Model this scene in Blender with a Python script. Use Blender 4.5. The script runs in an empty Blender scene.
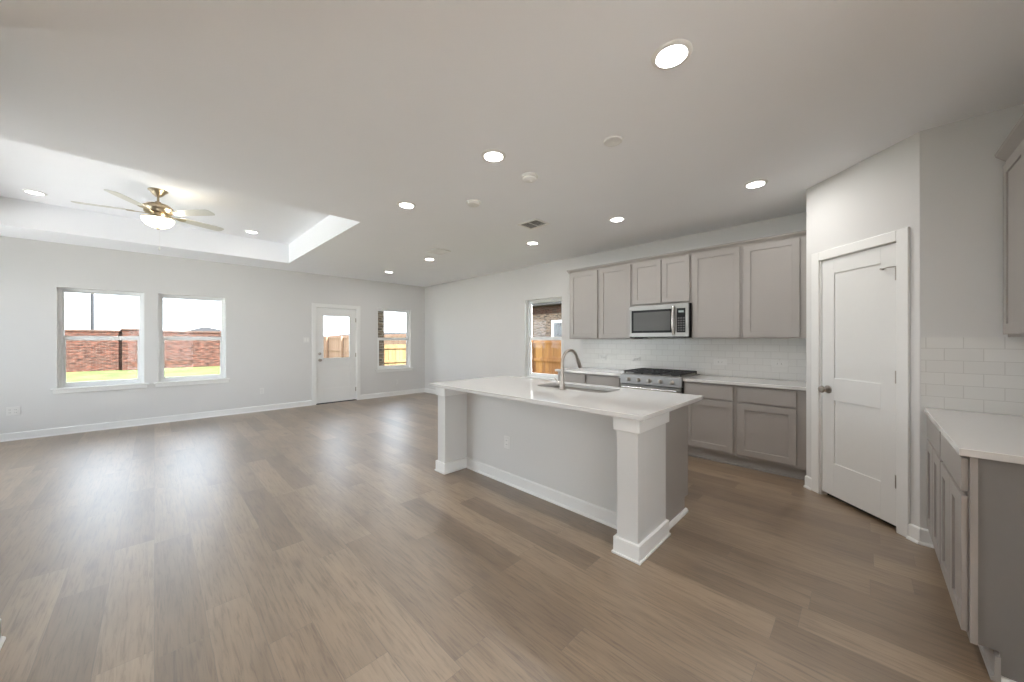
import bpy, bmesh, math
from mathutils import Vector, Matrix

C = bpy.context.scene.collection
S = bpy.context.scene
PI = math.pi

# ------------------------------------------------------------------ camera, sky, sun, exposure
cam_d = bpy.data.cameras.new('camera')
cam = bpy.data.objects.new('camera', cam_d); C.objects.link(cam); S.camera = cam
F_PX, YAW, CY, EYE = 355.79, 0.782, 340.3, 1.35
cam_d.sensor_fit = 'HORIZONTAL'; cam_d.sensor_width = 36.0
cam_d.lens = F_PX / 1024 * 36.0
cam_d.shift_y = -(341.0 - CY) / 1024
cam_d.shift_x = -0.6 / 1024
cam.location = (0, 0, EYE)
cam.rotation_euler = (PI/2, 0, YAW - PI/2)
cam_d.clip_start = 0.02; cam_d.clip_end = 300

world = bpy.data.worlds.new('sky'); S.world = world; world.use_nodes = True
wn = world.node_tree
bg = wn.nodes['Background']
tc = wn.nodes.new('ShaderNodeTexCoord'); sp = wn.nodes.new('ShaderNodeSeparateXYZ')
cr = wn.nodes.new('ShaderNodeValToRGB')
wn.links.new(tc.outputs['Generated'], sp.inputs[0]); wn.links.new(sp.outputs['Z'], cr.inputs[0])
cr.color_ramp.elements[0].position = 0.0; cr.color_ramp.elements[0].color = (0.84, 0.93, 1.0, 1)
cr.color_ramp.elements[1].position = 0.5; cr.color_ramp.elements[1].color = (0.74, 0.86, 1.0, 1)
wn.links.new(cr.outputs[0], bg.inputs['Color']); bg.inputs['Strength'].default_value = 2.7

sun_d = bpy.data.lights.new('sun', 'SUN'); sun_d.energy = 19.0; sun_d.angle = 0.01; sun_d.color = (1, 0.965, 0.92)
sun = bpy.data.objects.new('sun', sun_d); C.objects.link(sun)
sun.rotation_euler = Vector((-0.28, 0.75, -0.85)).to_track_quat('-Z', 'Y').to_euler()

S.view_settings.view_transform = 'Standard'
S.view_settings.look = 'None'
S.view_settings.gamma = 1.0
S.view_settings.use_curve_mapping = False
S.view_settings.exposure = 1.2
S.cycles.max_bounces = 10; S.cycles.diffuse_bounces = 7; S.cycles.glossy_bounces = 4
S.cycles.sample_clamp_indirect = 4.0
S.cycles.caustics_reflective = False; S.cycles.caustics_refractive = False

LAMP_W = 3.6        # each recessed downlight
H = 2.74             # ceiling height
K, D = 4.97, 8.17    # kitchen wall (x), window wall (y)
XB, YB, SD = 3.589, -0.254, 0.6437   # pantry corner, extent of the angled wall
XL, YR = -2.35, -3.6  # left wall, rear wall

# ------------------------------------------------------------------ materials
def lin(r, g, b):
    f = lambda c: (c/255/12.92) if c/255 <= 0.04045 else ((c/255+0.055)/1.055)**2.4
    return (f(r), f(g), f(b), 1)

def mat(name, col, rough=0.5, metal=0.0, spec=0.5, coat=0.0, emit=None, estr=0.0, noise=0.0, nscale=30, bump=0.0, bscale=200):
    m = bpy.data.materials.new(name); m.use_nodes = True
    nt = m.node_tree; b = nt.nodes['Principled BSDF']
    c = tuple(col) if len(col) == 4 else tuple(col) + (1,)
    b.inputs['Base Color'].default_value = c
    b.inputs['Roughness'].default_value = rough
    b.inputs['Metallic'].default_value = metal
    b.inputs['Specular IOR Level'].default_value = spec
    b.inputs['Coat Weight'].default_value = coat
    if emit:
        b.inputs['Emission Color'].default_value = tuple(emit) + (1,)
        b.inputs['Emission Strength'].default_value = estr
    t = nt.nodes.new('ShaderNodeTexCoord')
    if noise:
        n = nt.nodes.new('ShaderNodeTexNoise'); n.inputs['Scale'].default_value = nscale; n.inputs['Detail'].default_value = 4
        nt.links.new(t.outputs['Object'], n.inputs['Vector'])
        r = nt.nodes.new('ShaderNodeMapRange')
        r.inputs['To Min'].default_value = 1-noise; r.inputs['To Max'].default_value = 1+noise
        nt.links.new(n.outputs['Fac'], r.inputs['Value'])
        v = nt.nodes.new('ShaderNodeVectorMath'); v.operation = 'SCALE'; v.inputs[0].default_value = c[:3]
        nt.links.new(r.outputs[0], v.inputs['Scale']); nt.links.new(v.outputs[0], b.inputs['Base Color'])
    if bump:
        n2 = nt.nodes.new('ShaderNodeTexNoise'); n2.inputs['Scale'].default_value = bscale; n2.inputs['Detail'].default_value = 3
        nt.links.new(t.outputs['Object'], n2.inputs['Vector'])
        bp = nt.nodes.new('ShaderNodeBump'); bp.inputs['Strength'].default_value = bump; bp.inputs['Distance'].default_value = 0.002
        nt.links.new(n2.outputs['Fac'], bp.inputs['Height']); nt.links.new(bp.outputs[0], b.inputs['Normal'])
    return m

M = {}
M['wall'] = mat('wall_paint', (0.665, 0.66, 0.65), 0.75, spec=0.3, noise=0.012, nscale=3, bump=0.12, bscale=90)
M['ceil'] = mat('ceiling_paint', (0.885, 0.90, 0.925), 0.85, spec=0.2, noise=0.012, nscale=3, bump=0.2, bscale=70)
M['trim'] = mat('white_trim_paint', (0.78, 0.78, 0.765), 0.35, noise=0.01)
M['doorp'] = mat('white_door_paint', (0.75, 0.75, 0.735), 0.4, noise=0.01)
M['island'] = mat('island_grey_white_paint', (0.64, 0.635, 0.62), 0.5, noise=0.01, bump=0.1, bscale=80)
M['cab'] = mat('warm_grey_cabinet_paint', (0.345, 0.322, 0.302), 0.42, noise=0.02, nscale=6)
M['toe'] = mat('grey_toe_board_paint', (0.36, 0.345, 0.33), 0.5, noise=0.02)
M['side_grey'] = mat('darker_grey_cabinet_side', (0.215, 0.205, 0.20), 0.5, noise=0.02)  # darker grey than the cabinet paint, side panel only
M['quartz'] = mat('white_quartz', (0.64, 0.63, 0.615), 0.05, noise=0.02, nscale=40)
M['steel'] = mat('brushed_stainless_steel', (0.31, 0.30, 0.285), 0.40, 1.0, noise=0.04, nscale=60)
M['bright'] = mat('polished_handle_steel', (0.85, 0.84, 0.82), 0.22, 1.0, noise=0.02)
M['nickel'] = mat('satin_nickel', (0.42, 0.38, 0.34), 0.3, 1.0, noise=0.02)
M['brass'] = mat('antique_nickel_fan_metal', (0.42, 0.35, 0.25), 0.38, 1.0, noise=0.03)
M['black'] = mat('black_enamel', (0.010, 0.010, 0.011), 0.4, spec=0.2, noise=0.1)
M['iron'] = mat('cast_iron', (0.03, 0.03, 0.032), 0.55, noise=0.1)
M['bglass'] = mat('dark_oven_glass', (0.06, 0.06, 0.06), 0.08, noise=0.02)
M['mesh'] = mat('grey_microwave_window_screen', (0.10, 0.10, 0.098), 0.35, spec=0.25, noise=0.03)
M['plastic'] = mat('white_plastic', (0.80, 0.80, 0.78), 0.4, noise=0.01)
M['plate'] = mat('off_white_cover_plate', (0.72, 0.715, 0.70), 0.4, noise=0.01)
M['slot'] = mat('dark_slot', (0.08, 0.08, 0.08), 0.6, noise=0.05)
M['ventd'] = mat('vent_shadow_duct', (0.12, 0.12, 0.12), 0.8, noise=0.05)
M['threshold_gap_shade'] = mat('dark_threshold_and_gap_shade', (0.02, 0.02, 0.02), 0.7, noise=0.05)  # black of the threshold, also the shade under the pantry door
M['vinyl'] = mat('white_vinyl_window_frame', (0.82, 0.83, 0.83), 0.35, noise=0.01)
M['blade'] = mat('pale_fan_blade', (0.62, 0.61, 0.57), 0.45, noise=0.03)
M['lens'] = mat('lit_lamp_lens', (0.9, 0.9, 0.9), 0.4, emit=(1, 0.97, 0.92), estr=6.0, noise=0.01)
M['bowl'] = mat('lit_frosted_glass_bowl', (0.9, 0.88, 0.8), 0.4, emit=(1, 0.90, 0.72), estr=2.6, noise=0.02)
M['disp'] = mat('clock_display', (0.02, 0.02, 0.02), 0.2, emit=(0.55, 0.65, 0.6), estr=0.25, noise=0.02)
M['pole'] = mat('dark_pole_paint', (0.006, 0.007, 0.009), 0.5, noise=0.05)
M['shingle'] = mat('grey_roof_shingles', (0.024, 0.024, 0.025), 0.95, spec=0.1, noise=0.25, nscale=15)
M['concrete'] = mat('pale_concrete', (0.72, 0.71, 0.69), 0.9, noise=0.06, nscale=4)
M['soffit'] = mat('dark_soffit_board', (0.05, 0.045, 0.04), 0.8, noise=0.1)

def glass_mat():
    m = bpy.data.materials.new('window_glass'); m.use_nodes = True; nt = m.node_tree
    for n in list(nt.nodes): nt.nodes.remove(n)
    o = nt.nodes.new('ShaderNodeOutputMaterial'); mx = nt.nodes.new('ShaderNodeMixShader')
    t = nt.nodes.new('ShaderNodeBsdfTransparent'); g = nt.nodes.new('ShaderNodeBsdfGlossy')
    t.inputs[0].default_value = (0.98, 0.98, 0.98, 1); g.inputs['Roughness'].default_value = 0.02
    fr = nt.nodes.new('ShaderNodeFresnel'); fr.inputs[0].default_value = 1.25
    nt.links.new(fr.outputs[0], mx.inputs[0]); nt.links.new(t.outputs[0], mx.inputs[1]); nt.links.new(g.outputs[0], mx.inputs[2])
    nt.links.new(mx.outputs[0], o.inputs[0]); return m
M['glass'] = glass_mat()

class NT:
    def __init__(s, name):
        s.m = bpy.data.materials.new(name); s.m.use_nodes = True; s.t = s.m.node_tree
        s.b = s.t.nodes['Principled BSDF']
    def n(s, typ, ins=None, **kw):
        nd = s.t.nodes.new(typ)
        for k, v in kw.items(): setattr(nd, k, v)
        for k, v in (ins or {}).items():
            if isinstance(v, bpy.types.NodeSocket): s.t.links.new(v, nd.inputs[k])
            else: nd.inputs[k].default_value = v
        return nd
    def math(s, op, a, b=0.0, c=0.0):
        return s.n('ShaderNodeMath', {0: a, 1: b, 2: c}, operation=op).outputs[0]
    def ramp(s, fac, stops):
        r = s.n('ShaderNodeValToRGB', {0: fac}); e = r.color_ramp.elements
        while len(e) < len(stops): e.new(0.5)
        for i, (p, c) in enumerate(stops):
            e[i].position = p; e[i].color = tuple(c) + (1,) if len(c) == 3 else c
        return r.outputs[0]
    def mix(s, fac, a, b, blend='MIX'):
        nd = s.t.nodes.new('ShaderNodeMix'); nd.data_type = 'RGBA'; nd.blend_type = blend
        for i, v in ((0, fac), (6, a), (7, b)):
            if isinstance(v, bpy.types.NodeSocket): s.t.links.new(v, nd.inputs[i])
            else: nd.inputs[i].default_value = v if i == 0 else (tuple(v) + (1,) if len(v) == 3 else v)
        return nd.outputs[2]

def floor_mat():
    s = NT('oak_plank_floor')
    tc = s.n('ShaderNodeTexCoord').outputs['Object']
    xyz = s.n('ShaderNodeSeparateXYZ', {0: tc}); x, y = xyz.outputs[0], xyz.outputs[1]
    W, L = 0.178, 1.22
    rx = s.math('DIVIDE', x, W); row = s.math('FLOOR', rx)
    off = s.n('ShaderNodeTexWhiteNoise', {'W': row}, noise_dimensions='1D').outputs['Value']
    ry = s.math('ADD', s.math('DIVIDE', y, L), s.math('MULTIPLY', off, 7.3)); col = s.math('FLOOR', ry)
    idv = s.n('ShaderNodeCombineXYZ', {0: row, 1: col}).outputs[0]
    wn_ = s.n('ShaderNodeTexWhiteNoise', {0: idv}, noise_dimensions='2D')
    rnd = wn_.outputs['Value']
    fx = s.math('FRACT', rx); fy = s.math('FRACT', ry)
    ex = s.math('MINIMUM', fx, s.math('SUBTRACT', 1.0, fx)); ey = s.math('MINIMUM', fy, s.math('SUBTRACT', 1.0, fy))
    gx = s.math('MULTIPLY', ex, W); gy = s.math('MULTIPLY', ey, L)
    gap = s.math('LESS_THAN', s.math('MINIMUM', gx, gy), 0.0012)
    shift = s.n('ShaderNodeVectorMath', {0: wn_.outputs['Color'], 3: 30.0}, operation='SCALE').outputs[0]
    gv = s.n('ShaderNodeVectorMath', {0: tc, 1: shift}, operation='ADD').outputs[0]
    mp = s.n('ShaderNodeMapping', {'Vector': gv, 'Scale': (48, 3.0, 1)}).outputs[0]
    grain = s.n('ShaderNodeTexNoise', {'Vector': mp, 'Scale': 1.6, 'Detail': 8, 'Roughness': 0.65, 'Distortion': 0.6}).outputs['Fac']
    mp2 = s.n('ShaderNodeMapping', {'Vector': gv, 'Scale': (7, 1.6, 1)}).outputs[0]
    broad = s.n('ShaderNodeTexNoise', {'Vector': mp2, 'Scale': 1.0, 'Detail': 3}).outputs['Fac']
    mp3 = s.n('ShaderNodeMapping', {'Vector': gv, 'Scale': (5.5, 2.2, 1)}).outputs[0]
    vn = s.n('ShaderNodeTexVoronoi', {'Vector': mp3, 'Scale': 1.0})
    gate = s.math('LESS_THAN', s.n('ShaderNodeSeparateXYZ', {0: vn.outputs['Color']}).outputs[0], 0.40)
    wob = s.math('ADD', vn.outputs['Distance'], s.math('MULTIPLY', s.math('SUBTRACT', grain, 0.5), 0.12))
    knot = s.math('MULTIPLY', s.ramp(wob, [(0.05, (1, 1, 1)), (0.10, (0.75, 0.75, 0.75)), (0.17, (0.25, 0.25, 0.25)), (0.28, (0.0, 0.0, 0.0))]), gate)
    base = s.ramp(rnd, [(0.0, (0.165, 0.109, 0.063)), (0.35, (0.210, 0.143, 0.085)), (0.7, (0.238, 0.166, 0.101)), (1.0, (0.288, 0.207, 0.131))])
    g = s.ramp(grain, [(0.34, (0.62, 0.58, 0.54)), (0.50, (1.0, 1.0, 1.0)), (0.68, (1.16, 1.155, 1.15))])
    b2 = s.ramp(broad, [(0.3, (0.76, 0.73, 0.70)), (0.5, (1.0, 1.0, 1.0)), (0.7, (1.10, 1.10, 1.10))])
    c = s.mix(1.0, base, g, 'MULTIPLY'); c = s.mix(1.0, c, b2, 'MULTIPLY')
    c = s.mix(s.math('MULTIPLY', knot, 0.7), c, (0.10, 0.065, 0.042))
    c = s.mix(s.math('MULTIPLY', gap, 0.55), c, (0.10, 0.075, 0.055))
    s.t.links.new(c, s.b.inputs['Base Color'])
    r = s.n('ShaderNodeMapRange', {'Value': grain, 'To Min': 0.30, 'To Max': 0.42}).outputs[0]
    s.t.links.new(r, s.b.inputs['Roughness'])
    s.b.inputs['Specular IOR Level'].default_value = 0.75; s.b.inputs['Coat Weight'].default_value = 1.0; s.b.inputs['Coat Roughness'].default_value = 0.52; s.b.inputs['Coat IOR'].default_value = 1.65
    hgt = s.math('SUBTRACT', s.math('MULTIPLY', grain, 0.3), gap)
    bp = s.n('ShaderNodeBump', {'Strength': 0.25, 'Distance': 0.0015, 'Height': hgt}).outputs[0]
    s.t.links.new(bp, s.b.inputs['Normal'])
    return s.m
M['floor'] = floor_mat()

def brick_mat(name, c1, c2, mortar, bw, bh, ms, rough, bump=0.5, zoff=0.0, xoff=0.0, var=None, spec=0.5, offset=0.5, coat=0.0):
    s = NT(name)
    tc = s.n('ShaderNodeTexCoord').outputs['Object']
    xyz = s.n('ShaderNodeSeparateXYZ', {0: tc})
    h = s.math('ADD', s.math('ADD', xyz.outputs[0], xyz.outputs[1]), xoff)
    v = s.math('SUBTRACT', xyz.outputs[2], zoff)
    vec = s.n('ShaderNodeCombineXYZ', {0: h, 1: v}).outputs[0]
    br = s.n('ShaderNodeTexBrick', {'Vector': vec, 'Color1': tuple(c1)+(1,), 'Color2': tuple(c2)+(1,), 'Mortar': tuple(mortar)+(1,),
             'Scale': 1.0, 'Mortar Size': ms, 'Mortar Smooth': 0.1, 'Bias': 0.0, 'Brick Width': bw, 'Row Height': bh}, offset=offset)
    c = br.outputs['Color']
    if var:
        sv = s.n('ShaderNodeMapping', {'Vector': vec, 'Scale': (1.0, 3.2, 1.0)}).outputs[0]
        n = s.n('ShaderNodeTexNoise', {'Vector': sv, 'Scale': var[0], 'Detail': 4}).outputs['Fac']
        g = s.ramp(n, [(0.36, (1-var[1],)*3), (0.64, (1+var[1],)*3)])
        c = s.mix(1.0, c, g, 'MULTIPLY')
    s.t.links.new(c, s.b.inputs['Base Color'])
    s.b.inputs['Roughness'].default_value = rough; s.b.inputs['Specular IOR Level'].default_value = spec
    s.b.inputs['Coat Weight'].default_value = coat
    bp = s.n('ShaderNodeBump', {'Strength': bump, 'Distance': 0.003, 'Height': s.math('SUBTRACT', 1.0, br.outputs['Fac'])}).outputs[0]
    s.t.links.new(bp, s.b.inputs['Normal'])
    return s.m
M['tile'] = brick_mat('white_subway_tile', (0.70, 0.695, 0.675), (0.73, 0.725, 0.705), (0.60, 0.59, 0.57), 0.1545, 0.0782, 0.0022, 0.16, 0.35)
M['brick'] = brick_mat('red_brick', (0.05892, 0.01827, 0.01061), (0.03241, 0.01473, 0.01061), (0.05892, 0.04419, 0.03535), 0.20, 0.0677, 0.009, 0.9, 0.5, var=(4.5, 0.6), spec=0.2)
M['brick2'] = brick_mat('brown_tan_brick', (0.198, 0.1287, 0.08415), (0.0495, 0.03465, 0.02475), (0.2475, 0.2079, 0.1683), 0.20, 0.0677, 0.010, 0.9, 0.5, var=(5, 0.35), spec=0.2)
M['soldier'] = brick_mat('upright_brick_course', (0.06843, 0.02566, 0.01497), (0.03421, 0.01711, 0.01069), (0.08554, 0.07057, 0.05988), 0.0677, 0.22, 0.009, 0.9, 0.5, var=(5, 0.3), spec=0.2, offset=0.0)

def wood_mat(name, ca, cb):
    s = NT(name)
    tc = s.n('ShaderNodeTexCoord').outputs['Object']
    xyz = s.n('ShaderNodeSeparateXYZ', {0: tc})
    h = s.math('ADD', xyz.outputs[0], xyz.outputs[1])
    board = s.math('FLOOR', s.math('DIVIDE', h, 0.145))
    rnd = s.n('ShaderNodeTexWhiteNoise', {'W': board}, noise_dimensions='1D').outputs['Value']
    vec = s.n('ShaderNodeCombineXYZ', {0: s.math('MULTIPLY', h, 22), 1: xyz.outputs[2], 2: s.math('MULTIPLY', board, 3.7)}).outputs[0]
    n = s.n('ShaderNodeTexNoise', {'Vector': vec, 'Scale': 1.5, 'Detail': 5, 'Distortion': 0.5}).outputs['Fac']
    f = s.math('ADD', s.math('MULTIPLY', n, 0.6), s.math('MULTIPLY', rnd, 0.4))
    c = s.ramp(f, [(0.25, cb), (0.7, ca)])
    s.t.links.new(c, s.b.inputs['Base Color']); s.b.inputs['Roughness'].default_value = 0.85
    return s.m
M['cedar'] = wood_mat('orange_cedar_boards', (0.33, 0.1518, 0.0396), (0.1584, 0.0561, 0.01188))
M['pine'] = wood_mat('yellow_pine_boards', (0.1683, 0.1136, 0.04838), (0.1094, 0.06311, 0.02314))
M['pinkpine'] = wood_mat('pale_pink_fence_boards', (0.324, 0.198, 0.126), (0.243, 0.135, 0.081))

def grass_mat():
    s = NT('sunlit_grass')
    tc = s.n('ShaderNodeTexCoord').outputs['Object']
    n = s.n('ShaderNodeTexNoise', {'Vector': tc, 'Scale': 1.3, 'Detail': 8, 'Roughness': 0.7}).outputs['Fac']
    n2 = s.n('ShaderNodeTexNoise', {'Vector': tc, 'Scale': 25, 'Detail': 4}).outputs['Fac']
    c = s.ramp(s.math('ADD', s.math('MULTIPLY', n, 0.7), s.math('MULTIPLY', n2, 0.3)), [(0.38, (0.03825, 0.05419, 0.01912)), (0.5, (0.06694, 0.08611, 0.0306)), (0.62, (0.09877, 0.09877, 0.04781))])
    s.t.links.new(c, s.b.inputs['Base Color']); s.b.inputs['Roughness'].default_value = 0.95; s.b.inputs['Specular IOR Level'].default_value = 0.1
    return s.m
M['grass'] = grass_mat()

# ------------------------------------------------------------------ mesh helpers
class MB:
    def __init__(s): s.bm = bmesh.new()
    def box(s, x0, x1, y0, y1, z0, z1, bev=0.0):
        if x0 > x1: x0, x1 = x1, x0
        if y0 > y1: y0, y1 = y1, y0
        if z0 > z1: z0, z1 = z1, z0
        b = bmesh.new()
        r = bmesh.ops.create_cube(b, size=1.0)
        for v in b.verts:
            v.co = Vector((x0 + (v.co.x+.5)*(x1-x0), y0 + (v.co.y+.5)*(y1-y0), z0 + (v.co.z+.5)*(z1-z0)))
        if bev: bmesh.ops.bevel(b, geom=b.edges[:], offset=bev, segments=2, affect='EDGES', profile=0.5)
        s._add(b); return s
    def _add(s, b, mtx=None):
        if mtx is not None: bmesh.ops.transform(b, matrix=mtx, verts=b.verts[:])
        me = bpy.data.meshes.new('tmp'); b.to_mesh(me); b.free(); s.bm.from_mesh(me); bpy.data.meshes.remove(me)
    def cyl(s, p0, p1, r0, r1=None, seg=24):
        r1 = r0 if r1 is None else r1
        p0, p1 = Vector(p0), Vector(p1); d = p1-p0
        b = bmesh.new()
        bmesh.ops.create_cone(b, cap_ends=True, segments=seg, radius1=r0, radius2=r1, depth=d.length)
        q = d.to_track_quat('Z', 'Y').to_matrix().to_4x4()
        s._add(b, Matrix.Translation((p0+p1)/2) @ q); return s
    def lathe(s, prof, c=(0, 0, 0), seg=32, axis='Z'):
        b = bmesh.new(); rings = []
        for r, z in prof:
            if r < 1e-6: rings.append([b.verts.new((0, 0, z))])
            else: rings.append([b.verts.new((r*math.cos(2*PI*k/seg), r*math.sin(2*PI*k/seg), z)) for k in range(seg)])
        for a, c2 in zip(rings, rings[1:]):
            for k in range(seg):
                k2 = (k+1) % seg
                if len(a) == 1 and len(c2) == 1: continue
                if len(a) == 1: b.faces.new((a[0], c2[k2], c2[k]))
                elif len(c2) == 1: b.faces.new((a[k], a[k2], c2[0]))
                else: b.faces.new((a[k], a[k2], c2[k2], c2[k]))
        bmesh.ops.recalc_face_normals(b, faces=b.faces[:])
        m = Matrix.Translation(c)
        if axis == 'X': m = m @ Matrix.Rotation(PI/2, 4, 'Y')
        if axis == 'Y': m = m @ Matrix.Rotation(-PI/2, 4, 'X')
        s._add(b, m); return s
    def tube(s, pts, r, seg=14):
        pts = [Vector(p) for p in pts]; b = bmesh.new(); rings = []
        rr = r if isinstance(r, (list, tuple)) else [r]*len(pts)
        up = Vector((0.0, 1.0, 0.02)).normalized()
        for i, p in enumerate(pts):
            t = (pts[min(i+1, len(pts)-1)] - pts[max(i-1, 0)]).normalized()
            a = t.cross(up)
            if a.length < 1e-3: a = t.cross(Vector((1, 0, 0)))
            a.normalize(); c = t.cross(a).normalized()
            rings.append([b.verts.new(p + rr[i]*(math.cos(2*PI*k/seg)*a + math.sin(2*PI*k/seg)*c)) for k in range(seg)])
        for q, w in zip(rings, rings[1:]):
            for k in range(seg): b.faces.new((q[k], q[(k+1) % seg], w[(k+1) % seg], w[k]))
        b.faces.new(rings[0]); b.faces.new(rings[-1][::-1])
        bmesh.ops.recalc_face_normals(b, faces=b.faces[:]); s._add(b); return s
    def prism(s, poly, a0, a1, axis='Z'):
        """extrude a 2-D polygon; axis Z: (x,y) along z, X: (y,z) along x, Y: (x,z) along y"""
        b = bmesh.new()
        f = {'Z': lambda p, h: (p[0], p[1], h), 'X': lambda p, h: (h, p[0], p[1]), 'Y': lambda p, h: (p[0], h, p[1])}[axis]
        lo = [b.verts.new(f(p, a0)) for p in poly]; hi = [b.verts.new(f(p, a1)) for p in poly]
        b.faces.new(lo); b.faces.new(hi[::-1]); n = len(poly)
        for i in range(n): b.faces.new((lo[i], lo[(i+1) % n], hi[(i+1) % n], hi[i]))
        bmesh.ops.recalc_face_normals(b, faces=b.faces[:]); s._add(b); return s
    def wall(s, axis, p0, p1, a0, a1, z0, z1, holes):
        """a wall slab p0..p1 thick, a0..a1 long, with rectangular holes (h0,h1,hz0,hz1)"""
        def bx(u0, u1, w0, w1):
            if u1-u0 < 1e-5 or w1-w0 < 1e-5: return
            if axis == 'Y': s.box(u0, u1, p0, p1, w0, w1)
            else: s.box(p0, p1, u0, u1, w0, w1)
        cur = a0
        for h0, h1, hz0, hz1 in sorted(holes):
            bx(cur, h0, z0, z1); bx(h0, h1, z0, hz0); bx(h0, h1, hz1, z1); cur = h1
        bx(cur, a1, z0, z1); return s
    def build(s, name, m, parent=None, smooth=False, origin=None, bevel=0.0):
        me = bpy.data.meshes.new(name)
        if origin is not None: bmesh.ops.translate(s.bm, vec=-Vector(origin), verts=s.bm.verts[:])
        s.bm.to_mesh(me); s.bm.free()
        o = bpy.data.objects.new(name, me); C.objects.link(o)
        me.materials.append(m)
        if smooth:
            for p in me.polygons: p.use_smooth = True
            mod = o.modifiers.new('edges', 'EDGE_SPLIT'); mod.split_angle = math.radians(40)
        if bevel:
            md = o.modifiers.new('bevel', 'BEVEL'); md.width = bevel; md.segments = 2; md.limit_method = 'ANGLE'
        if parent: o.parent = parent
        if origin is not None: o.location = origin
        return o

def tag(o, label=None, cat=None, group=None, kind=None):
    if label: o['label'] = label
    if cat: o['category'] = cat
    if group: o['group'] = group
    if kind: o['kind'] = kind
    return o
def thing(name, label, cat, loc=(0, 0, 0), rz=0.0, group=None):
    o = bpy.data.objects.new(name, None); o.empty_display_size = 0.05; C.objects.link(o)
    o.location = loc; o.rotation_euler = (0, 0, rz)
    return tag(o, label, cat, group)
def struct(name, mb, m, label=None, parent=None, **kw):
    o = mb.build(name, m, parent, **kw)
    if not parent: tag(o, label, None, None, 'structure')
    return o
def sempty(name, label, loc=(0, 0, 0), rz=0.0):
    o = bpy.data.objects.new(name, None); C.objects.link(o); o.location = loc; o.rotation_euler = (0, 0, rz)
    return tag(o, label, None, None, 'structure')
def copy_tree(o, parent=None):
    c = o.copy(); C.objects.link(c)
    if parent is not None: c.parent = parent
    for ch in list(o.children): copy_tree(ch, c)
    return c

# ------------------------------------------------------------------ the shell of the room
T = 0.15
struct('floor', MB().box(XL-T, K+T, YR-T, D+T, -0.12, 0), M['floor'], 'wood plank floor running through living room and kitchen')

TX0, TX1, TY0, TY1, TZ = -1.64, 1.705, 4.215, 7.375, 3.08
c = MB()
c.box(XL-T, TX0, YR-T, D+T, H, TZ); c.box(TX1, K+T, YR-T, D+T, H, TZ)
c.box(TX0, TX1, YR-T, TY0, H, TZ); c.box(TX0, TX1, TY1, D+T, H, TZ)
c.box(XL-T, K+T, YR-T, D+T, TZ, TZ+0.12)
struct('ceiling', c, M['ceil'], 'pale painted ceiling with a raised tray over the living room')

WZ0, WZ1 = 0.665, 2.115
WINS = [(-0.985, -0.112), (0.040, 0.913), (3.703, 4.576)]
W4 = (3.735, 4.608)
DX0, DX1 = 2.385, 3.221     # rear door opening
w = MB().wall('Y', D, D+T, XL-T, K+T, 0, H, [(a, b, WZ0, WZ1) for a, b in WINS] + [(DX0, DX1, 0, 2.05)])
struct('wall_far', w, M['wall'], 'long grey wall with two windows, glazed door and a third window')
AX, AY = XB+SD, YB+SD
w = MB().wall('X', K, K+T, -0.93, D, 0, H, [(W4[0], W4[1], WZ0, WZ1)])
struct('wall_kitchen', w, M['wall'], 'wall behind the range with one window')
struct('wall_left', MB().wall('X', XL-T, XL, YR, D, 0, H, [(4.0, 8.0, 0.0, 2.6)]), M['wall'], 'side wall of the living room')  # opening added out of view to let daylight reach the ceiling
struct('wall_rear', MB().wall('Y', YR-T, YR, XL-T, K+T, 0, H, [(-2.25, 1.25, 0.0, 2.5)]), M['wall'], 'rear wall behind the viewpoint')  # wide opening added behind the camera for sun and sky light
struct('wall_side', MB().box(1.35, K+T, -0.93-0.12, -0.93, 0, H).box(1.35, 1.47, YR, -1.05, 0, H), M['wall'], 'wall behind the short counter')
struct('wall_entry', MB().box(XL, -0.500, 2.55, 2.735, 0, H), M['wall'], 'short wall end at the edge of the living room')
struct('wall_pantry_side', MB().box(XB, XB+0.11, -0.93, YB-0.002, 0, H), M['wall'], 'wall above the short tiled backsplash')
struct('wall_pantry_return', MB().box(AX+0.03, K, AY-0.11, AY, 0, H), M['wall'], 'pantry return wall beside the cabinets')

# angled wall with the pantry door (local x runs from the kitchen end to the near corner)
RZD = -3*PI/4
DL = SD*math.sqrt(2)
pd = sempty('wall_pantry_angled', 'angled wall holding the white pantry door', (AX, AY, 0), RZD)
PX0, PX1, PZ = 0.150, 0.780, 2.055
q = MB().wall('Y', 0, 0.11, 0, DL, 0, H, [(PX0, PX1, 0, PZ)])
struct('wall_body', q, M['wall'], parent=pd)

# ------------------------------------------------------------------ trim
def base_profile(mb, axis, a0, a1, p, out, h=0.105, t=0.015):
    """baseboard with a small shoe; p = wall plane, out = +1/-1 direction into the room"""
    poly = [(p, 0), (p+out*(t+0.012), 0), (p+out*(t+0.012), 0.008), (p+out*(t+0.006), 0.016), (p+out*t, 0.018), (p+out*t, h-0.008), (p+out*t*0.5, h), (p, h)]
    mb.prism(poly, a0, a1, 'X' if axis == 'X' else 'Y')
b = MB()
base_profile(b, 'X', XL, DX0-0.082, D, -1); base_profile(b, 'X', DX1+0.082, K, D, -1)
struct('baseboard_far', b, M['trim'], 'white baseboard along the window wall')
b = MB(); base_profile(b, 'Y', 3.40, D-0.015, K, -1)
struct('baseboard_kitchen', b, M['trim'], 'white baseboard under the kitchen window')
b = MB(); base_profile(b, 'Y', 2.53, 2.76, -0.500, 1); base_profile(b, 'X', XL, -0.485, 2.735, 1)
struct('baseboard_entry', b, M['trim'], 'white baseboard on the short wall end')
b = MB(); base_profile(b, 'X', 0.0, 0.078, 0, -1); base_profile(b, 'X', 0.852, DL+0.012, 0, -1)
struct('baseboard', b, M['trim'], parent=pd)
b = MB(); base_profile(b, 'Y', YB-0.06, YB+0.004, XB, -1)
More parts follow.
